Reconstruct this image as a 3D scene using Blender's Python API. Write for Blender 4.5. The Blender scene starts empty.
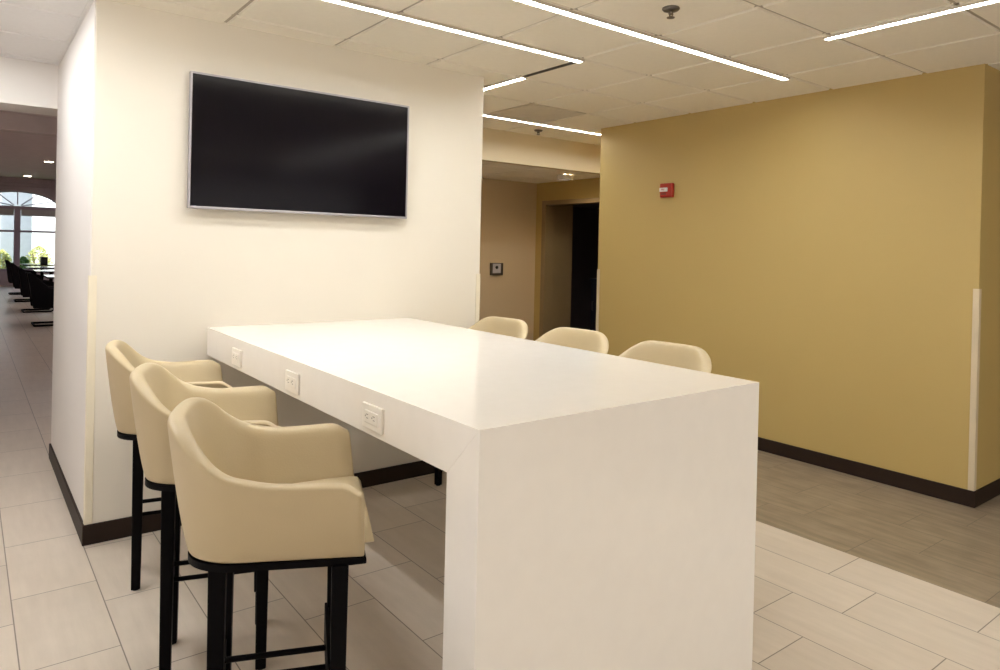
import bpy, bmesh, math, random
from mathutils import Vector, Matrix
random.seed(4)
sc = bpy.context.scene
COL = sc.collection
PI = math.pi

# ------------------------------------------------------------------ materials
def new_mat(name):
    m = bpy.data.materials.new(name); m.use_nodes = True
    nt = m.node_tree
    return m, nt, nt.nodes['Principled BSDF']

def lin(c):
    return tuple((v / 12.92 if v <= .04045 else ((v + .055) / 1.055) ** 2.4) for v in [x / 255 for x in c])

def plain(name, rgb, rough=.5, metal=0., spec=.5, var=.04, scale=6., bump=0., bscale=60., coat=0.):
    m, nt, b = new_mat(name)
    n = nt.nodes; l = nt.links
    tc = n.new('ShaderNodeTexCoord')
    nz = n.new('ShaderNodeTexNoise'); nz.inputs['Scale'].default_value = scale; nz.inputs['Detail'].default_value = 4
    l.new(tc.outputs['Object'], nz.inputs['Vector'])
    r = n.new('ShaderNodeMapRange')
    r.inputs['To Min'].default_value = 1 - var; r.inputs['To Max'].default_value = 1 + var
    r.inputs['From Min'].default_value = .3; r.inputs['From Max'].default_value = .7
    l.new(nz.outputs['Fac'], r.inputs['Value'])
    mx = n.new('ShaderNodeVectorMath'); mx.operation = 'SCALE'
    mx.inputs[0].default_value = rgb
    l.new(r.outputs['Result'], mx.inputs['Scale'])
    l.new(mx.outputs['Vector'], b.inputs['Base Color'])
    b.inputs['Roughness'].default_value = rough; b.inputs['Metallic'].default_value = metal
    b.inputs['Specular IOR Level'].default_value = spec
    b.inputs['Coat Weight'].default_value = coat
    b.inputs['Coat Roughness'].default_value = .06
    if bump:
        n2 = n.new('ShaderNodeTexNoise'); n2.inputs['Scale'].default_value = bscale; n2.inputs['Detail'].default_value = 3
        l.new(tc.outputs['Object'], n2.inputs['Vector'])
        bp = n.new('ShaderNodeBump'); bp.inputs['Strength'].default_value = bump; bp.inputs['Distance'].default_value = .004
        l.new(n2.outputs['Fac'], bp.inputs['Height']); l.new(bp.outputs['Normal'], b.inputs['Normal'])
    return m

def emit(name, rgb, strength):
    m, nt, b = new_mat(name)
    b.inputs['Base Color'].default_value = (.8, .8, .8, 1)
    b.inputs['Emission Color'].default_value = (*rgb, 1); b.inputs['Emission Strength'].default_value = strength
    return m

def tile_mat(name, rgb, w, ln, x0, offs, grout, rough, tint, streak, rgb2):
    """plank tiles: rows of width w along x, length ln along y, alternate rows shifted"""
    m, nt, b = new_mat(name); n = nt.nodes; l = nt.links
    def M(op, a, c=None):
        q = n.new('ShaderNodeMath'); q.operation = op
        for i, v in enumerate((a, c)):
            if v is None: continue
            if isinstance(v, (int, float)): q.inputs[i].default_value = v
            else: l.new(v, q.inputs[i])
        return q.outputs[0]
    tc = n.new('ShaderNodeTexCoord'); sx = n.new('ShaderNodeSeparateXYZ')
    l.new(tc.outputs['Object'], sx.inputs[0])
    u = M('DIVIDE', M('SUBTRACT', sx.outputs[0], x0), w)
    k = M('FLOOR', u); fu = M('SUBTRACT', u, k)
    par = M('FLOORED_MODULO', k, 2.)
    off = M('ADD', M('MULTIPLY', par, offs[1] - offs[0]), offs[0])
    v = M('DIVIDE', M('SUBTRACT', sx.outputs[1], off), ln)
    kv = M('FLOOR', v); fv = M('SUBTRACT', v, kv)
    du = M('MULTIPLY', M('MINIMUM', fu, M('SUBTRACT', 1., fu)), w)
    dv = M('MULTIPLY', M('MINIMUM', fv, M('SUBTRACT', 1., fv)), ln)
    d = M('MINIMUM', du, dv)
    g = n.new('ShaderNodeMapRange'); g.inputs['From Min'].default_value = .0012; g.inputs['From Max'].default_value = .0032
    l.new(d, g.inputs['Value'])
    cb = n.new('ShaderNodeCombineXYZ'); l.new(k, cb.inputs[0]); l.new(kv, cb.inputs[1])
    wn = n.new('ShaderNodeTexWhiteNoise'); l.new(cb.outputs[0], wn.inputs['Vector'])
    mp = n.new('ShaderNodeMapping'); mp.inputs['Scale'].default_value = (14, 1.6, 1)
    l.new(tc.outputs['Object'], mp.inputs['Vector'])
    ad = n.new('ShaderNodeVectorMath'); ad.operation = 'ADD'
    sc2 = n.new('ShaderNodeVectorMath'); sc2.operation = 'SCALE'; sc2.inputs['Scale'].default_value = 9.3
    l.new(cb.outputs[0], sc2.inputs[0]); l.new(mp.outputs[0], ad.inputs[0]); l.new(sc2.outputs[0], ad.inputs[1])
    nz = n.new('ShaderNodeTexNoise'); nz.inputs['Scale'].default_value = 1.6; nz.inputs['Detail'].default_value = 6; nz.inputs['Roughness'].default_value = .6
    l.new(ad.outputs[0], nz.inputs['Vector'])
    n3 = n.new('ShaderNodeTexNoise'); n3.inputs['Scale'].default_value = 7; n3.inputs['Detail'].default_value = 5
    l.new(tc.outputs['Object'], n3.inputs['Vector'])
    s1 = M('MULTIPLY', M('SUBTRACT', wn.outputs['Value'], .5), tint)
    s2 = M('MULTIPLY', M('SUBTRACT', nz.outputs['Fac'], .5), streak)
    s3 = M('MULTIPLY', M('SUBTRACT', n3.outputs['Fac'], .5), streak * .8)
    br = M('ADD', M('ADD', M('ADD', s1, s2), s3), 1.)
    mixc = n.new('ShaderNodeMix'); mixc.data_type = 'RGBA'
    mixc.inputs['A'].default_value = (*rgb, 1); mixc.inputs['B'].default_value = (*rgb2, 1)
    l.new(nz.outputs['Fac'], mixc.inputs['Factor'])
    vs = n.new('ShaderNodeVectorMath'); vs.operation = 'SCALE'
    l.new(mixc.outputs['Result'], vs.inputs[0]); l.new(br, vs.inputs['Scale'])
    mg = n.new('ShaderNodeMix'); mg.data_type = 'RGBA'; mg.inputs['A'].default_value = (*grout, 1)
    l.new(vs.outputs[0], mg.inputs['B']); l.new(g.outputs['Result'], mg.inputs['Factor'])
    l.new(mg.outputs['Result'], b.inputs['Base Color'])
    b.inputs['Roughness'].default_value = rough
    bp = n.new('ShaderNodeBump'); bp.inputs['Strength'].default_value = .35; bp.inputs['Distance'].default_value = .002
    l.new(g.outputs['Result'], bp.inputs['Height']); l.new(bp.outputs['Normal'], b.inputs['Normal'])
    return m

WALL = (.80, .735, .62)
M_wall = plain('cream wall paint', (.80, .745, .645), .6, var=.012, scale=2, bump=.05, bscale=180)
M_white = plain('white wall paint', (.80, .765, .73), .6, var=.012, scale=2, bump=.05, bscale=180)
M_gold = plain('ochre wall paint', (.475, .345, .124), .55, var=.012, scale=2, bump=.05, bscale=180)
M_ceil = plain('ceiling tile', (.96, .915, .81), .9, spec=.1, var=.012, scale=40, bump=.08, bscale=140)
M_ceilw = plain('white ceiling tile', (.90, .89, .88), .9, spec=.1, var=.012, scale=40, bump=.08, bscale=140)
M_grid = plain('ceiling grid metal', (.48, .43, .35), .5, spec=.3)
M_plenum = plain('taupe paint', (.62, .54, .54), .7)
M_tan = plain('tan soffit paint', (.68, .57, .39), .6, var=.012, scale=2, bump=.05, bscale=180)
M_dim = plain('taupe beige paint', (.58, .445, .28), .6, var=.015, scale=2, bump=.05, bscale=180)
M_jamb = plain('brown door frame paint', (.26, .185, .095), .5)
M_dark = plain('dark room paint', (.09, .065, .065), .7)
M_base = plain('dark brown rubber base', (.022, .012, .008), .5, spec=.2)
M_guard = plain('cream corner guard vinyl', (.84, .765, .60), .4)
M_guard2 = plain('tan corner guard vinyl', (.62, .52, .36), .4)
M_quartz = plain('white quartz', (.90, .86, .80), .07, var=.012, scale=14, spec=.5)
M_leather = plain('cream leather', (.50, .405, .25), .42, var=.03, scale=5, bump=.10, bscale=240, spec=.45)
M_black = plain('black lacquer wood', (.0025, .002, .0025), .5, spec=.06)
M_screen = plain('black screen glass', (.003, .002, .004), .14, spec=.16)
M_bezel = plain('silver bezel', (.42, .40, .43), .35, metal=.7)
M_tvback = plain('black plastic', (.012, .012, .013), .5)
M_plastic = plain('white plastic', (.86, .82, .75), .3)
M_slot = plain('dark slot', (.03, .028, .025), .6)
M_socket = plain('grey socket', (.22, .20, .18), .5)
M_red = plain('red plastic', (.32, .016, .006), .3)
M_lens = plain('white lens', (.85, .82, .80), .2)
M_chrome = plain('dull metal', (.16, .14, .12), .35, metal=.8)
M_vent = plain('grey vent metal', (.72, .66, .56), .5)
M_grey = plain('grey plastic', (.50, .46, .47), .4)
M_dchair = plain('dark chair fabric', (.005, .004, .006), .7, spec=.15)
M_dtable = plain('dark table laminate', (.03, .024, .026), .12)
M_frame = plain('grey window frame', (.34, .28, .36), .5)
M_dceil = plain('dining room ceiling', (.70, .60, .62), .8)
M_dwall = plain('dining room wall', (.45, .38, .43), .7)
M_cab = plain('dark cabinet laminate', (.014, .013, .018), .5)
M_leaf = plain('leaf green', (.10, .22, .04), .6, var=.3, scale=3)
M_leafy = plain('sunlit yellow green leaf', (.60, .62, .22), .6, var=.2, scale=3)
M_lawn = plain('lawn', (.16, .30, .07), .8, var=.3, scale=4)
M_render = plain('white outside render', (.85, .86, .88), .8)
M_siding = plain('pale grey siding', (.40, .42, .45), .8)
M_blind = plain('grey blind fabric', (.42, .42, .42), .8)
WARM = (1., 1.01, .99)
M_led = emit('warm led diffuser', WARM, 56.)
M_ledw = emit('neutral led diffuser', (1., 1., 1.), 106.)
M_ledfill = emit('dining fill light diffuser', (1., .90, .90), 34.)  # emitter of the unseen fill strip added in the dining room
M_down = emit('downlight lens', (1., .82, .6), 30.)
M_down2 = emit('passage downlight lens', (1., .80, .54), 150.)
M_floor = tile_mat('beige plank tile', (.60, .515, .425), .3175, .631, -.893, (-2.975, -2.57), (.20, .165, .13), .30, .07, .16, (.66, .58, .49))
M_floord = tile_mat('grey brown plank tile', (.19, .145, .098), .3175, .631, 2.597, (-2.9, -2.5), (.14, .11, .08), .40, .10, .7, (.30, .24, .17))

m_glass, nt, b = new_mat('window glass')
for nd in list(nt.nodes):
    if nd.type == 'BSDF_PRINCIPLED': nt.nodes.remove(nd)
tr = nt.nodes.new('ShaderNodeBsdfTransparent'); gl = nt.nodes.new('ShaderNodeBsdfGlossy'); gl.inputs['Roughness'].default_value = .02
fr = nt.nodes.new('ShaderNodeFresnel'); fr.inputs['IOR'].default_value = 1.3
mxs = nt.nodes.new('ShaderNodeMixShader')
nt.links.new(fr.outputs[0], mxs.inputs[0]); nt.links.new(tr.outputs[0], mxs.inputs[1]); nt.links.new(gl.outputs[0], mxs.inputs[2])
nt.links.new(mxs.outputs[0], nt.nodes['Material Output'].inputs['Surface'])
M_glass = m_glass

# ------------------------------------------------------------------ mesh helpers
def obj(name, bm, mats, parent=None, loc=None, smooth=False, kind=None):
    me = bpy.data.meshes.new(name); bm.normal_update(); bm.to_mesh(me); bm.free()
    o = bpy.data.objects.new(name, me); COL.objects.link(o)
    for m in (mats if isinstance(mats, (list, tuple)) else [mats]): me.materials.append(m)
    if smooth:
        for p in me.polygons: p.use_smooth = True
    if parent: o.parent = parent
    if loc: o.location = loc
    if kind: o['kind'] = kind
    return o

def tag(o, label, cat, group=None):
    o['label'] = label; o['category'] = cat
    if group: o['group'] = group
    return o

def thing(name, label, cat, loc=(0, 0, 0), rz=0., group=None):
    o = bpy.data.objects.new(name, None); COL.objects.link(o); o.empty_display_size = .1
    o.location = loc; o.rotation_euler = (0, 0, rz)
    return tag(o, label, cat, group)

def box(bm, lo, hi, bev=0., seg=2, mi=0):
    vs = [bm.verts.new((x, y, z)) for z in (lo[2], hi[2]) for y in (lo[1], hi[1]) for x in (lo[0], hi[0])]
    fs = [bm.faces.new([vs[i] for i in f]) for f in ((0, 2, 3, 1), (4, 5, 7, 6), (0, 1, 5, 4), (2, 6, 7, 3), (0, 4, 6, 2), (1, 3, 7, 5))]
    for f in fs: f.material_index = mi
    if bev:
        es = list({e for f in fs for e in f.edges})
        r = bmesh.ops.bevel(bm, geom=es, offset=bev, segments=seg, affect='EDGES', profile=.5)
        for f in r['faces']: f.material_index = mi
    return vs

def boxes(*a, bev=0., seg=2):
    bm = bmesh.new()
    for lo, hi in a: box(bm, lo, hi, bev, seg)
    return bm

def lathe(bm, prof, c=(0, 0, 0), n=24, axis='z'):
    rings = []
    for r, h in prof:
        ring = []
        for i in range(n):
            a = 2 * PI * i / n
            p = (r * math.cos(a), r * math.sin(a), h)
            if axis == 'y': p = (p[0], p[2], p[1])
            if axis == 'x': p = (p[2], p[0], p[1])
            ring.append(bm.verts.new(Vector(p) + Vector(c)))
        rings.append(ring)
    for a, b_ in zip(rings, rings[1:]):
        for i in range(n): bm.faces.new((a[i], a[(i + 1) % n], b_[(i + 1) % n], b_[i]))
    bm.faces.new(rings[0][::-1]); bm.faces.new(rings[-1])
    bmesh.ops.recalc_face_normals(bm, faces=bm.faces[:])

def tube(bm, pts, r, n=8, closed=False):
    pts = [Vector(p) for p in pts]; rings = []
    up0 = Vector((0, 0, 1))
    for i, p in enumerate(pts):
        a = pts[i - 1] if (i or closed) else pts[i]; c = pts[(i + 1) % len(pts)] if (i < len(pts) - 1 or closed) else pts[i]
        t = (c - a).normalized()
        up = up0 if abs(t.dot(up0)) < .95 else Vector((0, 1, 0))
        s = t.cross(up).normalized(); u = s.cross(t)
        rings.append([bm.verts.new(p + r * (math.cos(2 * PI * k / n) * s + math.sin(2 * PI * k / n) * u)) for k in range(n)])
    prs = list(zip(rings, rings[1:])) + ([(rings[-1], rings[0])] if closed else [])
    for a, b_ in prs:
        # align ring start to limit twist
        best = min(range(n), key=lambda q: sum((a[k].co - b_[(k + q) % n].co).length for k in range(n)))
        for k in range(n):
            bm.faces.new((a[k], a[(k + 1) % n], b_[(k + 1 + best) % n], b_[(k + best) % n]))
    if not closed:
        bm.faces.new(rings[0][::-1]); bm.faces.new(rings[-1])
    bmesh.ops.recalc_face_normals(bm, faces=bm.faces[:])

def prism(bm, outline, z0, z1, bev=0.):
    lo = [bm.verts.new((x, y, z0)) for x, y in outline]; hi = [bm.verts.new((x, y, z1)) for x, y in outline]
    n = len(outline)
    f1 = bm.faces.new(lo[::-1]); f2 = bm.faces.new(hi)
    for i in range(n): bm.faces.new((lo[i], lo[(i + 1) % n], hi[(i + 1) % n], hi[i]))
    if bev:
        bmesh.ops.bevel(bm, geom=list(f1.edges) + list(f2.edges), offset=bev, segments=3, affect='EDGES', profile=.5)

def struct(name, bm, mats, parent=None, smooth=False):
    return obj(name, bm, mats, parent, smooth=smooth, kind=None if parent else 'structure')

# ------------------------------------------------------------------ measures
H = 2.758          # ceiling
XC, XE = -.564, 1.846   # tv wall ends
YL = 1.754         # rear of the tv wall block
RX, RY0, RY1 = 3.936, -2.405, .894
HB = .102
XB, XD = -3.3, 8.2      # outer room limits
YB = -7.6
YS = 1.70          # soffit plane
ZS = 2.438
YF = 3.222         # far service wall
XF = 5.091         # wall with doorway
YW = 23.2          # window wall of the dining room

# ------------------------------------------------------------------ floor
bm = bmesh.new()
def quad(bm, pts, mi=0):
    f = bm.faces.new([bm.verts.new(p) for p in pts]); f.material_index = mi
quad(bm, [(XB - .2, YB - .2, 0), (2.597, YB - .2, 0), (2.597, YW + .3, 0), (XB - .2, YW + .3, 0)], 0)
quad(bm, [(2.597, YB - .2, 0), (XD + .2, YB - .2, 0), (XD + .2, YW + .3, 0), (2.597, YW + .3, 0)], 1)
struct('floor', bm, [M_floor, M_floord])

# ------------------------------------------------------------------ ceiling : tegular tiles in a recessed grid
def tiled_ceiling(name, x0, x1, y0, y1, z, gx, gy, ox, oy, mt, holes=()):
    bm = bmesh.new()
    box(bm, (x0, y0, z + .012), (x1, y1, z + .06), mi=1)
    g = .0115
    i0 = math.floor((x0 - ox) / gx); i1 = math.ceil((x1 - ox) / gx)
    j0 = math.floor((y0 - oy) / gy); j1 = math.ceil((y1 - oy) / gy)
    for i in range(i0, i1):
        for j in range(j0, j1):
            a = max(ox + i * gx + g, x0); b_ = min(ox + (i + 1) * gx - g, x1)
            c = max(oy + j * gy + g, y0); d = min(oy + (j + 1) * gy - g, y1)
            if b_ - a < .02 or d - c < .02 or (i, j) in holes: continue
            vs = box(bm, (a, c, z), (b_, d, z + .0125))
            e = .005
            for v in vs[:4]:
                v.co.x += e if abs(v.co.x - a) < 1e-5 else -e
                v.co.y += e if abs(v.co.y - c) < 1e-5 else -e
    return struct(name, bm, [mt, M_grid])
GX, GY, OX, OY = .651, .627, .062, -.18
def cell(x, y): return (math.floor((x - OX) / GX), math.floor((y - OY) / GY))
vent_cell = cell(2.95, .72)
tiled_ceiling('ceiling', XC - .0, XD, YB, YS, H, GX, GY, OX, OY, M_ceil, {vent_cell})
tiled_ceiling('ceiling_corridor', XB, XC, YB, YL, H, GX, .608, XC - .0, .432, M_ceilw)
tiled_ceiling('ceiling_passage', XE, XF, YS + .1, YF, ZS, GX, GY, OX, .2, M_ceil)

# ------------------------------------------------------------------ walls
struct('wall_center', boxes(((XC, 0, 0), (XE, YL, H + .01)), bev=.004), M_wall)
bm = boxes(((RX, RY0, 0), (XD, RY1, H + .01)), bev=.004)
struct('wall_right', bm, M_gold)
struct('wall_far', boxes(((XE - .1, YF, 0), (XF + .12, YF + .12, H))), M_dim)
bm = bmesh.new()                      # wall with the dark doorway
D0, D1, DZ = 1.95, 3.03, 2.135
box(bm, (XF, RY1, 0), (XF + .12, D0, H + .01)); box(bm, (XF, D1, 0), (XF + .12, YF, H + .01)); box(bm, (XF, D0, DZ), (XF + .12, D1, H + .01))
struct('wall_side', bm, M_gold)
struct('wall_soffit', boxes(((XE, YS, ZS), (XF, YS + .1, H + .01))), M_tan)
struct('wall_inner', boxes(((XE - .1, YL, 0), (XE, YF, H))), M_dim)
# corridor header and the rooms' outer shell
struct('wall_header', boxes(((XB, YL, 2.45), (XE, YL + .35, H + .4))), M_white)
struct('wall_left', boxes(((XB - .15, YB - .2, 0), (XB, YW, 3.6))), M_white)
struct('wall_back', boxes(((XB - .15, YB - .15, 0), (XD + .2, YB, H + .1))), M_wall)
struct('wall_outer', boxes(((XD, YB, 0), (XD + .15, YW, 3.6))), M_gold)
# white side face of the tv wall block
struct('wall_corridor', boxes(((XC - .006, .004, 0), (XC + .001, YL - .001, H))), M_white)
# dark room behind the doorway
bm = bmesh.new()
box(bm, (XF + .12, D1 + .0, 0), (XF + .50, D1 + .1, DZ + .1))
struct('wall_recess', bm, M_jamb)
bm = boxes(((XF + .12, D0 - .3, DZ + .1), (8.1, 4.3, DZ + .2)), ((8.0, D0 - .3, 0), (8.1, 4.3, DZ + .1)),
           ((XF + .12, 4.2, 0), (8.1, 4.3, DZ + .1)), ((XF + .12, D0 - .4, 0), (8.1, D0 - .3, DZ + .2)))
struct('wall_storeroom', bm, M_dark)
# door frame
bm = bmesh.new()
box(bm, (XF - .018, D1 - .02, 0), (XF + .14, D1 + .055, DZ + .06), .004)
box(bm, (XF - .018, D0 - .055, 0), (XF + .14, D0 + .02, DZ + .06), .004)
box(bm, (XF - .017, D0 + .02, DZ), (XF + .139, D1 - .02, DZ + .059), .004)
struct('trim_1', bm, M_jamb)

# baseboards
def bb(name, lo, hi): struct(name, boxes((lo, hi), bev=.003), M_base)
T = .012
bb('baseboard_center', (XC - T - .006, -T, 0), (XE + T, 0, HB))
bb('baseboard_corridor', (XC - T - .006, 0, 0), (XC - .005, YL, HB))
bb('baseboard_inner', (XE, 0, 0), (XE + T, YL, HB))
bb('baseboard_right', (RX - T, RY0 - T, 0), (RX, RY1 + T, HB))
bb('baseboard_return', (RX, RY0 - T, 0), (XD, RY0, HB))
bb('baseboard_far', (XE, YF - T, 0), (XF, YF, HB))
bb('baseboard_side', (XF - T, D1 + .06, 0), (XF, YF - T, HB))

# corner guards
def guard(name, x, y, sx, sy, m, w=.032, z1=1.36):
    t = .004
    bm = bmesh.new()
    X0, X1 = sorted((x - sx * t, x + sx * w)); Y0, Y1 = sorted((y - sy * t, y))
    box(bm, (X0, Y0, HB), (X1, Y1, z1), .0015)
    X0, X1 = sorted((x - sx * t, x)); Y0, Y1 = sorted((y, y + sy * w))
    box(bm, (X0, Y0, HB), (X1, Y1, z1), .0015)
    struct(name, bm, m)
guard('trim_2', XC - .006, 0, 1, 1, M_guard)
guard('trim_3', XE, 0, -1, 1, M_guard)
guard('trim_4', RX, RY0, 1, 1, M_guard2)
guard('trim_5', RX, RY1, 1, -1, M_guard2)
# ceiling angle trim along the walls
t6 = .02
struct('trim_6', boxes(((XC - .006 - t6, 0, H - .004), (XC - .006, YL, H + .004))), M_ceilw)

# ------------------------------------------------------------------ linear ceiling lights
def strip(label, a, b_, mat=None, slot=None, w=.042, z=H, d=.011, group='recessed linear ceiling lights'):
    """a recessed linear light from a to b_ (one axis) flush in the ceiling grid"""
    mat = mat or M_led
    (ax, ay), (bx, by) = a, b_
    t = thing('linear_ceiling_light', label, 'ceiling light', (ax, ay, z), 0, group)
    dx, dy = bx - ax, by - ay
    L = math.hypot(dx, dy); t.rotation_euler = (0, 0, math.atan2(dy, dx))
    h = w / 2
    zl = -.003 if d > .005 else -.012
    obj('diffuser', boxes(((0, -h, zl), (L, h, zl + .002))), mat, t)
    bm = boxes(((-.006, h, -d), (L + .006, h + .006, .004)), ((-.006, -h - .006, -d), (L + .006, -h, .004)),
               ((-.006, -h, -d), (0, h, .004)), ((L, -h, -d), (L + .006, h, .004)), ((0, -h, zl + .002), (L, h, .006)))
    obj('trim_frame', bm, M_vent, t)
    if slot:
        bm = boxes(((L + .012, -.016, -.002), (L + slot, .016, .003))); obj('unlit_slot', bm, M_slot, t)
    return t
strip('long warm linear light ending above the right end of the television wall', (-.55, -.775), (2.05, -.775))
strip('longest warm linear light crossing the ceiling above the white table', (-.55, -1.395), (3.40, -1.395))
strip('short warm linear light running back past the television wall corner, with a dark slot', (2.045, 1.02), (2.045, -.20), slot=.55)
strip('warm linear light farthest back, beside the soffit and above the recessed passage', (1.9, 1.12), (5.0, 1.12))
strip('warm linear light near the ochre wall, running towards the viewer', (2.725, -2.03), (2.725, -6.6))
strip('neutral white linear light over the corridor left of the television wall', (-1.18, 1.3), (-1.18, -1.5), M_ledw, d=.004)
strip('unseen linear fill light added along the dining room ceiling, out of the corridor view', (3.2, 6.0), (3.2, 20.0), M_ledfill, z=3.45, w=.16, group='added dining room fill lights')  # added fill strip, out of view, brightens the dining room
strip('unseen linear fill light added behind the viewer, parallel to the table end', (-.4, -5.6), (2.3, -5.6))  # added out of view to light the end of the table

# ceiling vent
x0 = OX + vent_cell[0] * GX; y0 = OY + vent_cell[1] * GY
t = thing('ceiling_vent', 'square grey louvred air vent in the ceiling behind the television wall corner', 'air vent', (x0, y0, H))
obj('backing', boxes(((.012, .012, .0115), (GX - .012, GY - .012, .0145))), M_vent, t)
bm = bmesh.new()
for lo, hi in (((.012, .012, -.002), (.05, GY - .012, .011)), ((GX - .05, .012, -.002), (GX - .012, GY - .012, .011)),
               ((.05, .012, -.002), (GX - .05, .05, .011)), ((.05, GY - .05, -.002), (GX - .05, GY - .012, .011))): box(bm, lo, hi, .002)
obj('frame', bm, M_vent, t)
for k in range(14):
    y = .062 + k * (GY - .124) / 13
    bm = bmesh.new(); vs = box(bm, (.05, y - .0215, .0005), (GX - .05, y + .0215, .0025))
    for v in vs: v.co.z += (v.co.y - y) * .05
    obj('louvre', bm, M_vent, t)

# sprinklers
def sprinkler(label, x, y, z=H):
    t = thing('fire_sprinkler', label, 'sprinkler', (x, y, z), 0)
    bm = bmesh.new(); lathe(bm, [(.042, .001), (.044, -.006), (.036, -.014), (.018, -.018)]); obj('escutcheon', bm, M_chrome, t, smooth=True)
    bm = bmesh.new(); lathe(bm, [(.009, -.016), (.008, -.034)], n=12)
    tube(bm, [(.012, 0, -.018), (.015, 0, -.03), (.004, 0, -.044)], .003); tube(bm, [(-.012, 0, -.018), (-.015, 0, -.03), (-.004, 0, -.044)], .003)
    obj('frame_arms', bm, M_chrome, t)
    bm = bmesh.new(); lathe(bm, [(.006, -.043), (.020, -.047), (.020, -.049), (.004, -.050)], n=18); obj('deflector', bm, M_chrome, t)
sprinkler('small metal sprinkler head on the ceiling between two linear lights above the table', 1.70, -1.777)
sprinkler('small sprinkler head on the ceiling in front of the soffit, farther back', 3.55, 1.40)

# ------------------------------------------------------------------ television
t = thing('television', 'large flat black television mounted high on the cream wall', 'television', (.541, 0, 2.088))
TW, TH_ = .668, .366
obj('back_housing', boxes(((-TW + .03, -.034, -TH_ + .03), (TW - .03, -.012, TH_ - .03)), bev=.004), M_tvback, t)
obj('wall_mount', boxes(((-.22, -.014, -.16), (.22, 0, -.10)), ((-.22, -.014, .10), (.22, 0, .16)), ((-.2, -.0135, -.2), (-.16, -.0005, .2)), ((.16, -.0135, -.2), (.2, -.0005, .2))), M_tvback, t)
bm = bmesh.new()
e = .010
for lo, hi in (((-TW, -.062, -TH_), (-TW + e, -.032, TH_)), ((TW - e, -.062, -TH_), (TW, -.032, TH_)),
               ((-TW + e, -.062, -TH_), (TW - e, -.032, -TH_ + e * 1.3)), ((-TW + e, -.062, TH_ - e), (TW - e, -.032, TH_))): box(bm, lo, hi, .0015)
obj('bezel', bm, M_bezel, t)
obj('screen', boxes(((-TW + e, -.058, -TH_ + e * 1.3), (TW - e, -.034, TH_ - e))), M_screen, t)

# ------------------------------------------------------------------ table
TX, TY, TZ, TS, TL = 1.2775, -2.5786, 1.07, .151, .1513
t = thing('communal_table', 'long white quartz bar table with a solid end panel, built against the television wall', 'table', (0, 0, 0))
def mitred(name, prof):
    bm = bmesh.new()
    a = [bm.verts.new((0, y, z)) for y, z in prof]; b_ = [bm.verts.new((TX, y, z)) for y, z in prof]
    bm.faces.new(a); bm.faces.new(b_[::-1])
    for i in range(len(prof)): bm.faces.new((a[i], b_[i], b_[(i + 1) % len(prof)], a[(i + 1) % len(prof)]))
    bmesh.ops.recalc_face_normals(bm, faces=bm.faces[:])
    bmesh.ops.bevel(bm, geom=bm.edges[:], offset=.0012, segments=2, affect='EDGES', profile=.5)
    obj(name, bm, M_quartz, t)
mitred('tabletop', [(TY, TZ), (TY + TL, TZ - TS), (-.001, TZ - TS), (-.001, TZ)])
mitred('end_panel', [(TY, TZ), (TY, 0), (TY + TL, 0), (TY + TL, TZ - TS)])
for y in (-.551, -1.283, -1.99):
    p = obj('power_outlet', boxes(((-.009, y - .070, .940), (.001, y + .070, 1.022)), bev=.003), M_plastic, t)
    obj('receptacle', boxes(((-.013, y - .046, .960), (-.006, y + .046, 1.002)), bev=.003), M_plastic, p)
    for s in (-1, 1):
        bm = bmesh.new()
        c = y + s * .023
        box(bm, (-.0136, c - .007, .988), (-.0126, c + .007, .9905)); box(bm, (-.0136, c - .007, .976), (-.0126, c + .005, .9785))
        lathe(bm, [(.0028, -.0136), (.0028, -.0126)], (0, c + .012, .9832), 10, 'x'); obj('socket_slots', bm, M_socket, p)


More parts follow.
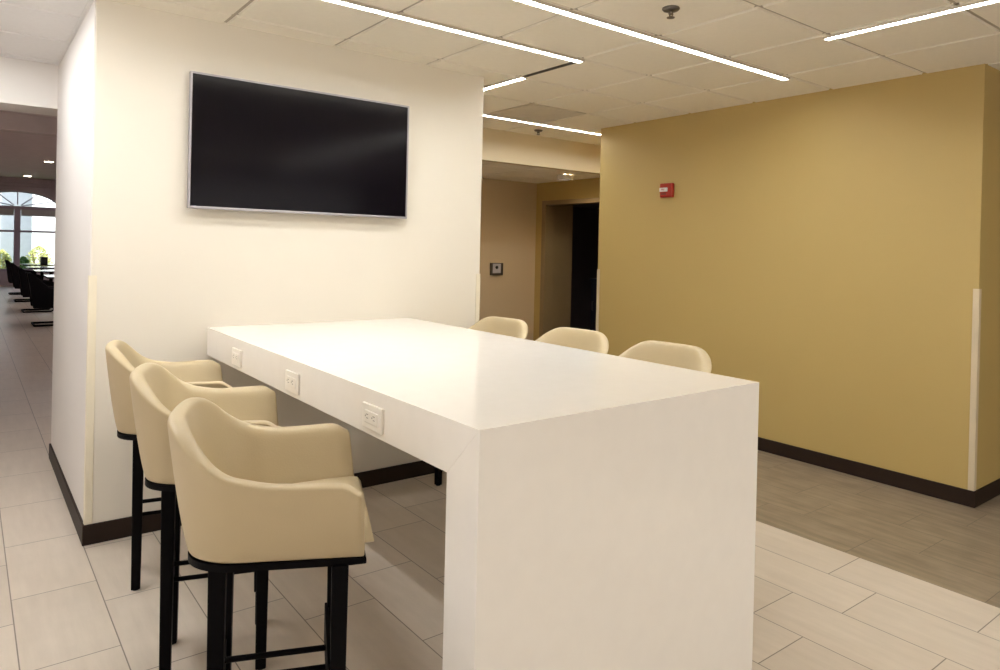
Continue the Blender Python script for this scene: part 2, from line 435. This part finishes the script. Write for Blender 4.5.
# ------------------------------------------------------------------ bar stools
def ss(a, b_, v):
    v = min(1, max(0, (v - a) / (b_ - a))); return v * v * (3 - 2 * v)
def uplan(h, xt, wt, xs, ws, xb, n=2.5, cut=.36):
    """half of a U in plan: h=0 at the arm tip, h=1 at the middle of the back (y positive side)"""
    if h < cut:
        f = h / cut; return Vector((xt + (xs - xt) * f, wt + (ws - wt) * f))
    a = (h - cut) / (1 - cut) * PI / 2
    return Vector((xs - (xs - xb) * abs(math.sin(a)) ** (2 / n), ws * abs(math.cos(a)) ** (2 / n)))
SB = (.384, .176, .12, .154, -.072)      # bottom plan
ST = (.360, .340, .08, .298, -.130)      # rim plan
Z0, ZARM, ZBACK = .686, .940, 1.080
def shell_mesh():
    bm = bmesh.new()
    N = 40
    cols = []
    for i in range(-N, N + 1):
        h = 1 - abs(i) / N; s = 1 if i >= 0 else -1
        def P(plan, hh): 
            q = uplan(hh, *plan); return Vector((q.x, q.y * s))
        zr = ZARM + (ZBACK - ZARM) * ss(.24, .86, h) - .022 * max(0, 1 - h / .05) ** 2
        full = (zr - Z0)
        bot, top = P(SB, h), P(ST, h)
        d = P(ST, min(1, h + .01)) - P(ST, max(0, h - .01))
        nrm = Vector((d.y, -d.x)) * s
        if nrm.length < 1e-6: nrm = Vector((1, 0))
        nrm.normalize()
        cen = Vector((.14, 0))
        if nrm.dot(cen - top) < 0: nrm = -nrm
        if h > .97: nrm = Vector((1, 0))
        th = .050
        prof = []
        def outer(v):
            g = v ** .72
            q = bot.lerp(top, g); return Vector((q.x, q.y, Z0 + full * v))
        for v in (0, .03, .12, .25, .4, .55, .7, .85, .95): prof.append(outer(v))
        r = th / 2
        o1 = outer(1.0)
        for a in (.5, 1.0, PI - 1.0, PI - .5):
            k = r - r * math.cos(a)
            prof.append(Vector((o1.x + nrm.x * k, o1.y + nrm.y * k, zr - r * .7 + r * .7 * math.sin(a))))
        for v in (.93, .8, .62, .45, .28):
            q = outer(v); lean = th + (1 - v) * .012
            prof.append(Vector((q.x + nrm.x * lean, q.y + nrm.y * lean, q.z)))
        cols.append([bm.verts.new(p) for p in prof])
    K = len(cols[0])
    for a, b_ in zip(cols, cols[1:]):
        for k in range(K): bm.faces.new((a[k], b_[k], b_[(k + 1) % K], a[(k + 1) % K]))
    # padded ends of the arms
    for c, sgn in ((cols[0], -1), (cols[-1], 1)):
        prev = c
        for sh, out in ((.86, .010), (.45, .014)):
            # shrink the ring across its thickness only and push it forward
            m = []
            for k in range(K):
                j = (9 + 3 - k) % K
                mid = None
                m.append(None)
            zs = [v.co.z for v in c]
            ring = []
            for k, v in enumerate(c):
                z = v.co.z
                # centre line of the arm thickness at this height
                near = sorted(c, key=lambda w: abs(w.co.z - z))[:4]
                cy = (min(w.co.y for w in near) + max(w.co.y for w in near)) / 2
                zc = (min(zs) + max(zs)) / 2
                ring.append(bm.verts.new((v.co.x + out, cy + (v.co.y - cy) * sh, zc + (z - zc) * (1 - (1 - sh) * .12))))
            for k in range(K):
                f = (prev[k], ring[k], ring[(k + 1) % K], prev[(k + 1) % K])
                bm.faces.new(f if sgn < 0 else f[::-1])
            prev = ring
        bm.faces.new(prev if sgn > 0 else prev[::-1])
    bmesh.ops.recalc_face_normals(bm, faces=bm.faces[:])
    return bm
def outline(plan, inset, xf, n=28):
    """closed outline of the U, closed across the front at xf"""
    pts = []
    for i in range(-n, n + 1):
        h = 1 - abs(i) / n; s = 1 if i >= 0 else -1
        q = uplan(h, *plan)
        pts.append(Vector((q.x, q.y * s)))
    c = Vector((.14, 0))
    out = []
    for p in pts:
        d = (c - p); L = d.length
        out.append(p + d * (inset / L))
    out[0].x = out[-1].x = xf
    return [(p.x, p.y) for p in out]
def seat_mesh():
    bm = bmesh.new()
    pl = [a + (b_ - a) * .40 for a, b_ in zip(SB, ST)]
    prof = [(-.015, .738), (0, .744), (.0, .756), (.0, .768), (-.010, .784), (-.035, .792), (-.09, .797)]
    rings = []
    base = outline(pl, .036, .406)
    base = [base[0]] + base + [base[-1]]
    c = Vector((.15, 0))
    for ins, z in prof:
        ring = []
        for x, y in base:
            p = Vector((x, y)); d = (c - p)
            q = p - d * (ins / d.length)
            fx = ss(.30, .40, x) * ((.792 - z) * .26)      # front face leans out towards the floor
            dome = 0
            ring.append(bm.verts.new((q.x + fx, q.y, z)))
        rings.append(ring)
    n = len(base)
    for a, b_ in zip(rings, rings[1:]):
        for k in range(n): bm.faces.new((a[k], a[(k + 1) % n], b_[(k + 1) % n], b_[k]))
    bm.faces.new(rings[0][::-1]); bm.faces.new(rings[-1])
    bmesh.ops.remove_doubles(bm, verts=bm.verts[:], dist=1e-5)
    bmesh.ops.recalc_face_normals(bm, faces=bm.faces[:])
    return bm
def leg_mesh(x, y):
    bm = bmesh.new()
    t, f = .0225, .0185
    lo = [(x - f, y - f), (x + f, y - f), (x + f, y + f), (x - f, y + f)]
    hi = [(x - t, y - t), (x + t, y - t), (x + t, y + t), (x - t, y + t)]
    a = [bm.verts.new((*p, .004)) for p in lo]; b_ = [bm.verts.new((*p, .670)) for p in hi]
    bm.faces.new(a[::-1]); bm.faces.new(b_)
    for i in range(4): bm.faces.new((a[i], a[(i + 1) % 4], b_[(i + 1) % 4], b_[i]))
    bmesh.ops.bevel(bm, geom=[e for e in bm.edges], offset=.004, segments=2, affect='EDGES', profile=.5)
    return bm
LB, LFX, LF = .108, .312, .158
def make_stool(label):
    t = thing('bar_stool', label, 'bar stool', group='cream tub bar stools around the white table')
    o = obj('backrest_shell', shell_mesh(), M_leather, t, smooth=True)
    s = o.modifiers.new('sub', 'SUBSURF'); s.levels = 1; s.render_levels = 1
    o = obj('seat', seat_mesh(), M_leather, t, smooth=True)
    bm = bmesh.new(); prism(bm, outline(SB, -.004, .402), .667, .6865, .005); obj('base_plate', bm, M_black, t)
    for x, y in ((.012, LB), (.012, -LB), (LFX + .02, LF), (LFX + .02, -LF)):
        l = obj('leg', leg_mesh(x, y), M_black, t)
        bm = bmesh.new(); lathe(bm, [(.014, 0), (.015, .002), (.014, .006)], (x, y, 0), 14); obj('foot_glide', bm, M_black, l)
    xf = LFX - .002
    for z in (.350, .292):
        bm = bmesh.new(); tube(bm, [(.012, 0, z), (xf, 0, z)], .0085, 10); obj('centre_rail', bm, M_black, t)
    obj('footrest', boxes(((xf - .006, -LF - .012, .285), (xf + .006, LF + .012, .40)), bev=.002), M_black, t)
    obj('rear_crossbar', boxes(((.004, -LB, .275), (.020, LB, .365)), bev=.002), M_black, t)
    return t
def copy_tree(o, parent=None):
    c = o.copy(); COL.objects.link(c)
    if parent: c.parent = parent
    for ch in list(o.children): copy_tree(ch, c)
    return c
R = math.radians
STOOLS = [
    ((-.486, -1.995), R(-22), 'cream leather bar stool nearest the viewer on the outlet side of the table'),
    ((-.462, -1.275), R(-18), 'middle cream leather bar stool of the row on the outlet side of the table'),
    ((-.440, -.530), R(-11), 'cream leather bar stool beside the television wall corner, outlet side of the table'),
    ((1.735, -.350), R(180 + 6), 'cream bar stool back behind the far end of the table, closest to the television wall'),
    ((1.735, -1.062), R(180 + 5), 'cream bar stool across the table, in front of the dark doorway'),
    ((1.735, -1.745), R(180 + 3), 'cream bar stool back rising behind the table before the ochre wall, nearest on that side'),
]
proto = None
for (x, y), rz, lab in STOOLS:
    if proto is None: proto = s_ = make_stool(lab)
    else: s_ = copy_tree(proto); s_['label'] = lab
    s_.location = (x, y, 0); s_.rotation_euler = (0, 0, rz)

# ------------------------------------------------------------------ fire alarm on the ochre wall
t = thing('wall_alarm', 'small red fire alarm horn with a white lettered lens on the ochre wall', 'fire alarm', (RX, .034, 2.097), R(-90))
obj('housing', boxes(((-.068, -.040, -.062), (.068, 0, .064)), bev=.008, seg=3), M_red, t)
obj('lens', boxes(((-.062, -.054, -.012), (.024, -.038, .024)), bev=.005), M_lens, t)
bm = bmesh.new()
for k in range(5): box(bm, (-.05 + .012 * k, -.0415, -.040), (-.044 + .012 * k, -.0395, -.020))
obj('sounder_grille', bm, M_slot, t)
fc = bpy.data.curves.new('fire', 'FONT'); fc.body = 'FIRE'; fc.size = .022; fc.extrude = .0006; fc.align_x = 'CENTER'; fc.align_y = 'CENTER'
fo = bpy.data.objects.new('lettering', fc); COL.objects.link(fo)
bpy.context.view_layer.update()
me = bpy.data.meshes.new_from_object(fo.evaluated_get(bpy.context.evaluated_depsgraph_get()))
bpy.data.objects.remove(fo)
fo = bpy.data.objects.new('lettering', me); COL.objects.link(fo); me.materials.clear(); me.materials.append(M_red)
fo.parent = t; fo.location = (-.020, -.0544, .006); fo.rotation_euler = (R(90), 0, 0)

# wall control plate on the far wall
t = thing('wall_control', 'small grey control plate with a black dot on the far passage wall', 'wall control', (4.425, YF, 1.275))
obj('housing', boxes(((-.10, -.030, -.080), (.10, 0, .080)), bev=.006), M_chrome, t)
obj('cover', boxes(((-.075, -.036, -.052), (.055, -.029, .070)), bev=.004), M_grey, t)
bm = bmesh.new(); lathe(bm, [(.020, -.042), (.022, -.039), (.022, -.035)], (-.012, 0, .022), 20, 'y'); obj('sensor', bm, M_slot, t)

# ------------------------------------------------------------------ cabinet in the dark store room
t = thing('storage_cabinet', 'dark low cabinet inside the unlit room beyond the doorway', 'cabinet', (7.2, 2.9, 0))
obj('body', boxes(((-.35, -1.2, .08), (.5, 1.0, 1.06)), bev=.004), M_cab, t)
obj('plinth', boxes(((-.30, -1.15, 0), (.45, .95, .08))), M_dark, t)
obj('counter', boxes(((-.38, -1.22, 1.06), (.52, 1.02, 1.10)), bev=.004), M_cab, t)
for k in range(4):
    y = -1.17 + k * .545
    d = obj('door', boxes(((-.368, y, .11), (-.350, y + .525, 1.03)), bev=.003), M_cab, t)
    bm = bmesh.new(); tube(bm, [(-.368, y + .47, .6), (-.39, y + .47, .6), (-.39, y + .47, .74), (-.368, y + .47, .74)], .006); obj('handle', bm, M_chrome, d)

# ------------------------------------------------------------------ dining room beyond the corridor
struct('ceiling_vestibule', boxes(((XB, YL + .35, 2.75), (XE - .1, 4.25, 2.82))), M_plenum)
struct('beam', boxes(((XB, 4.25, 2.585), (XD, 4.45, 3.6))), M_plenum)
struct('ceiling_dining', boxes(((XB, 4.45, 3.45), (XD, YW + .2, 3.55))), M_dceil)
struct('wall_dining', boxes(((XE - .1, 4.3, 0), (XD, 4.45, 3.6))), M_dwall)
struct('trim_7', boxes(((XB, YW - .25, 3.27), (XD, YW, 3.45)), ((XB, YW - .12, 3.18), (XD, YW, 3.27)), bev=.01), M_dwall)
# window wall with an arched opening
CX, AW, ZT, AR, SILL = .25, 1.16, 2.50, .53, .45
bm = bmesh.new()
n = 24
def arch(i): a = PI * i / n; return (CX + AW * math.cos(a), ZT + AR * math.sin(a))
for y0_, y1_ in ((YW, YW + .25),):
    box(bm, (XB, y0_, 0), (CX - AW, y1_, 3.6)); box(bm, (CX + AW, y0_, 0), (XD, y1_, 3.6)); box(bm, (CX - AW, y0_, 0), (CX + AW, y1_, SILL))
    for i in range(n):
        (xa, za), (xb, zb) = arch(i), arch(i + 1)
        v = [bm.verts.new(p) for p in ((xa, y0_, za), (xb, y0_, zb), (xb, y0_, 3.6), (xa, y0_, 3.6), (xa, y1_, za), (xb, y1_, zb), (xb, y1_, 3.6), (xa, y1_, 3.6))]
        for f in ((0, 1, 2, 3), (4, 7, 6, 5), (0, 4, 5, 1)): bm.faces.new([v[k] for k in f])
bmesh.ops.recalc_face_normals(bm, faces=bm.faces[:])
struct('wall_window', bm, M_dwall)
t = bpy.data.objects.new('window_1', None); COL.objects.link(t); t.location = (CX, YW, 0); t['kind'] = 'structure'
def wpart(name, m, *bxs): return obj(name, boxes(*bxs), m, t)
bm = boxes(((-AW, .05, SILL), (-AW + .07, .15, ZT)), ((AW - .07, .05, SILL), (AW, .15, ZT)), ((-AW, .05, SILL), (AW, .15, SILL + .08)))
tube(bm, [(arch(i)[0] - CX, .1, arch(i)[1]) for i in range(n + 1)], .035, 8)
obj('window_frame', bm, M_frame, t)
wpart('transom', M_frame, ((-AW + .07, .03, ZT - .05), (AW - .07, .15, ZT + .05)))
wpart('mullion', M_frame, ((-.085, .03, SILL + .08), (.085, .15, ZT - .05)))
for sx in (-1, 1):
    a, b_ = sorted((sx * .085, sx * (AW - .07)))
    wpart('sash_rail', M_frame, ((a, .06, 1.71), (b_, .14, 1.775)))
    wpart('pane', M_glass, ((a, .098, SILL + .08), (b_, .102, ZT - .05)))
    wpart('roller_blind', M_blind, ((a + .01, .035, 2.24), (b_ - .01, .042, ZT - .05)))
for ang in (14, 40, 90, 140, 166):
    a = R(ang); rr = 1 / math.sqrt((math.cos(a) / AW) ** 2 + (math.sin(a) / AR) ** 2)
    bm = bmesh.new(); tube(bm, [(.12 * math.cos(a), .1, ZT + .05 + .05 * math.sin(a)), (rr * math.cos(a), .1, ZT + rr * math.sin(a))], .017, 6)
    obj('fan_muntin', bm, M_frame, t)
bm = bmesh.new()
vs = [bm.verts.new((arch(i)[0] - CX, .1, arch(i)[1])) for i in range(n + 1)]; bm.faces.new(vs)
obj('fan_pane', bm, M_glass, t)

# downlights
def downlight(label, x, y):
    t = thing('downlight', label, 'ceiling light', (x, y, 3.45), 0, 'dining room downlights')
    bm = bmesh.new(); lathe(bm, [(.13, 0), (.13, -.012), (.10, -.016)]); obj('trim_ring', bm, M_lens, t)
    bm = bmesh.new(); lathe(bm, [(.095, -.008), (.095, -.018), (.04, -.024)]); obj('lens', bm, M_down, t)
downlight('round recessed downlight in the dining room ceiling, nearer one', .55, 16.6)
downlight('round recessed downlight in the dining room ceiling, farther one beside the window', .42, 21.9)

t = thing('downlight', 'recessed downlight in the low passage ceiling by the dark doorway', 'ceiling light', (4.62, 2.15, ZS))
bm = bmesh.new()
for (ra, za), (rb, zb) in (((.088, .001), (.096, -.002)), ((.096, -.002), (.094, -.055)), ((.094, -.055), (.088, -.055))):
    for k in range(32):
        a, b_ = 2 * PI * k / 32, 2 * PI * (k + 1) / 32
        quad(bm, [(ra * math.cos(a), ra * math.sin(a), za), (ra * math.cos(b_), ra * math.sin(b_), za), (rb * math.cos(b_), rb * math.sin(b_), zb), (rb * math.cos(a), rb * math.sin(a), zb)])
bmesh.ops.remove_doubles(bm, verts=bm.verts[:], dist=1e-5)
obj('trim_ring', bm, M_lens, t)
bm = bmesh.new()
for k in range(32):
    a, b_ = 2 * PI * k / 32, 2 * PI * (k + 1) / 32
    quad(bm, [(r_ * math.cos(q), r_ * math.sin(q), z_) for r_, z_, q in ((.088, -.055, a), (.088, -.055, b_), (.086, .001, b_), (.086, .001, a))])
bmesh.ops.remove_doubles(bm, verts=bm.verts[:], dist=1e-5)
obj('black_baffle', bm, M_black, t)
bm = bmesh.new(); lathe(bm, [(.08, .001), (.08, -.003), (.03, -.004)]); obj('lens', bm, M_down2, t)
# dining chairs and tables
def make_dining_chair(label):
    t = thing('dining_chair', label, 'chair', group='dark cantilever chairs in the dining room')
    bm = boxes(((-.05, -.25, .33), (.46, .25, .50)), bev=.025, seg=3); obj('seat', bm, M_dchair, t, smooth=True)
    bm = bmesh.new(); vs = box(bm, (-.10, -.25, .46), (-.04, .25, .93))
    for v in vs: v.co.x -= (v.co.z - .46) * .16
    bmesh.ops.bevel(bm, geom=bm.edges[:], offset=.022, segments=3, affect='EDGES', profile=.5)
    obj('backrest', bm, M_dchair, t, smooth=True)
    for s in (1, -1):
        y = .27 * s
        bm = bmesh.new()
        tube(bm, [(-.08, y, .018), (.30, y, .018), (.40, y, .018), (.44, y, .05), (.43, y, .34)], .017, 8)
        obj('sled_frame', bm, M_black, t)
        bm = bmesh.new()
        pr = [(-.10, .32), (.44, .31), (.44, .63), (.14, .67), (-.10, .90), (-.19, .93), (-.15, .70)]
        a = [bm.verts.new((x, y - .03, z)) for x, z in pr]; b_ = [bm.verts.new((x, y + .03, z)) for x, z in pr]
        bm.faces.new(a); bm.faces.new(b_[::-1])
        for i in range(len(pr)): bm.faces.new((a[i], b_[i], b_[(i + 1) % len(pr)], a[(i + 1) % len(pr)]))
        bmesh.ops.recalc_face_normals(bm, faces=bm.faces[:])
        bmesh.ops.bevel(bm, geom=bm.edges[:], offset=.012, segments=2, affect='EDGES', profile=.5)
        obj('side_panel', bm, M_dchair, t)
    bm = bmesh.new(); tube(bm, [(-.08, -.27, .018), (-.08, .27, .018)], .017, 8); obj('floor_bar', bm, M_black, t)
    return t
pr_ = None
for y, lab in ((10.72, 'dark cantilever dining chair nearest the corridor opening'), (13.5, 'dark cantilever dining chair second from the corridor opening'),
               (16.45, 'dark cantilever dining chair third from the corridor opening'), (19.0, 'dark cantilever dining chair farthest back by the arched window')):
    if pr_ is None: pr_ = c = make_dining_chair(lab)
    else: c = copy_tree(pr_); c['label'] = lab
    c.location = (-.02, y, 0); c.rotation_euler = (0, 0, 0)
def make_dining_table(label):
    t = thing('dining_table', label, 'table', group='dark dining tables')
    obj('tabletop', boxes(((0, -.55, .71), (1.9, .55, .745)), bev=.005), M_dtable, t)
    for x in (.35, 1.55):
        bm = bmesh.new(); lathe(bm, [(.04, .03), (.04, .71)], (x, 0, 0), 16); obj('pedestal', bm, M_black, t)
        obj('foot_bar', boxes(((x - .04, -.42, 0), (x + .04, .42, .035)), bev=.008), M_black, t)
    return t
pt = None
for y, lab in ((10.72, 'dark dining table beside the nearest dining chair'), (13.5, 'dark dining table beside the second dining chair'), (16.45, 'dark dining table beside the third dining chair'),
               (19.0, 'dark dining table beside the farthest dining chair'), (21.4, 'dark dining table closest to the arched window')):
    if pt is None: pt = c = make_dining_table(lab)
    else: c = copy_tree(pt); c['label'] = lab
    c.location = (.28, y, 0)
t = thing('table_box', 'small black box standing on the dining table closest to the window', 'box', (.86, 21.5, .745))
obj('body', boxes(((-.09, -.09, 0), (.09, .09, .20)), bev=.01), M_tvback, t)
obj('lid', boxes(((-.095, -.095, .20), (.095, .095, .215)), bev=.005), M_black, t)

# ------------------------------------------------------------------ outside
struct('ground', boxes(((-15, YW + .25, -.2), (20, 45, -.06))), M_lawn)
struct('exterior_wall', boxes(((-8, 31.0, -.06), (1.12, 31.3, 6.0))), M_siding)
struct('exterior_wall_white', boxes(((1.05, 29.5, -.06), (9, 29.8, 6.0))), M_render)
def bush(label, x, y, r, h, m, seed):
    rnd = random.Random(seed)
    t = thing('garden_shrub', label, 'shrub', (x, y, -.06))
    bm = bmesh.new()
    for k in range(900):
        u, a = rnd.random(), rnd.random() * 2 * PI
        z = h * (.12 + .88 * u)
        w = r * math.sin(PI * min(1, .18 + .82 * u)) ** .6 * rnd.uniform(.55, 1.05)
        c = Vector((w * math.cos(a), w * math.sin(a), z))
        d = Vector((rnd.uniform(-1, 1), rnd.uniform(-1, 1), rnd.uniform(-.2, 1))).normalized() * rnd.uniform(.07, .12)
        e_ = d.cross(Vector((rnd.uniform(-1, 1), rnd.uniform(-1, 1), rnd.uniform(-1, 1)))).normalized() * .03
        v = [bm.verts.new(c + p) for p in (-d * .5, e_, d * .5, -e_)]
        bm.faces.new(v)
    obj('foliage', bm, m, t)
    bm = bmesh.new()
    for k in range(5):
        a = k * 1.3
        tube(bm, [(0, 0, 0), (.3 * r * math.cos(a), .3 * r * math.sin(a), h * .45), (.6 * r * math.cos(a), .6 * r * math.sin(a), h * .8)], .02, 6)
    obj('stems', bm, M_jamb, t)
bush('bright yellow green shrub outside the right pane of the arched window', 1.05, 26.2, .45, 1.30, M_leafy, 1)
bush('low dark green shrub outside beside the window mullion', .50, 24.6, .26, .95, M_leaf, 2)
bush('yellow green shrub outside the left pane of the arched window', -.05, 25.6, .32, 1.15, M_leafy, 3)

# ------------------------------------------------------------------ added area fill lights, behind the viewer and at the left wall, no windows
def fill_light(name, loc, rot, sx, sy, power, color):
    L = bpy.data.lights.new(name, 'AREA'); L.shape = 'RECTANGLE'; L.size = sx; L.size_y = sy; L.energy = power; L.color = color
    o = bpy.data.objects.new(name, L); COL.objects.link(o); o.location = loc; o.rotation_euler = rot
    return o
fill_light('fill_back', (1.2, YB + .05, 1.35), (R(90), 0, 0), 6.5, 2.3, 47, (1, 1., 1.))
fill_light('fill_left', (XB + .05, -2.6, 1.4), (R(90), 0, R(-90)), 3.4, 2.2, 27, (1, 1., 1.))

# ------------------------------------------------------------------ world and daylight
w = bpy.data.worlds.new('World'); sc.world = w; w.use_nodes = True
nt = w.node_tree; bg = nt.nodes['Background']
sky = nt.nodes.new('ShaderNodeTexSky'); sky.sky_type = 'NISHITA'; sky.sun_disc = False
sky.sun_elevation = R(50); sky.sun_rotation = R(200); sky.air_density = 1.0; sky.dust_density = 2.
nt.links.new(sky.outputs[0], bg.inputs['Color']); bg.inputs['Strength'].default_value = .55
sun = bpy.data.lights.new('sun', 'SUN'); sun.energy = 6; sun.angle = R(2); sun.color = (1, .96, .9)
so = bpy.data.objects.new('sun', sun); COL.objects.link(so); so.rotation_euler = (R(42), R(12), R(20)); so.location = (0, 20, 12)

# ------------------------------------------------------------------ camera
cam = bpy.data.cameras.new('camera'); co = bpy.data.objects.new('camera', cam); COL.objects.link(co)
r3 = Vector((0.79436355, -0.60700956, 0.02293368)); u3 = Vector((-0.01484575, 0.01834299, 0.99972153)); fw = Vector((0.6072612, 0.79448281, -0.00555949))
m = Matrix((r3, u3, -fw)).transposed().to_4x4(); m.translation = (-1.06987776, -4.04754166, 1.54343025)
co.matrix_world = m
cam.sensor_fit = 'HORIZONTAL'; cam.sensor_width = 36.; cam.lens = 699.768 / 1000 * 36
cam.shift_y = -(335 - 252.351) / 1000; cam.shift_x = 0.
cam.clip_start = .05; cam.clip_end = 200
sc.camera = co

sc.view_settings.view_transform = 'Standard'; sc.view_settings.look = 'None'
sc.view_settings.gamma = 1.; sc.view_settings.use_curve_mapping = False
sc.view_settings.exposure = .05
sc.cycles.max_bounces = 10; sc.cycles.diffuse_bounces = 6; sc.cycles.use_denoising = True
sc.cycles.sample_clamp_indirect = 6.
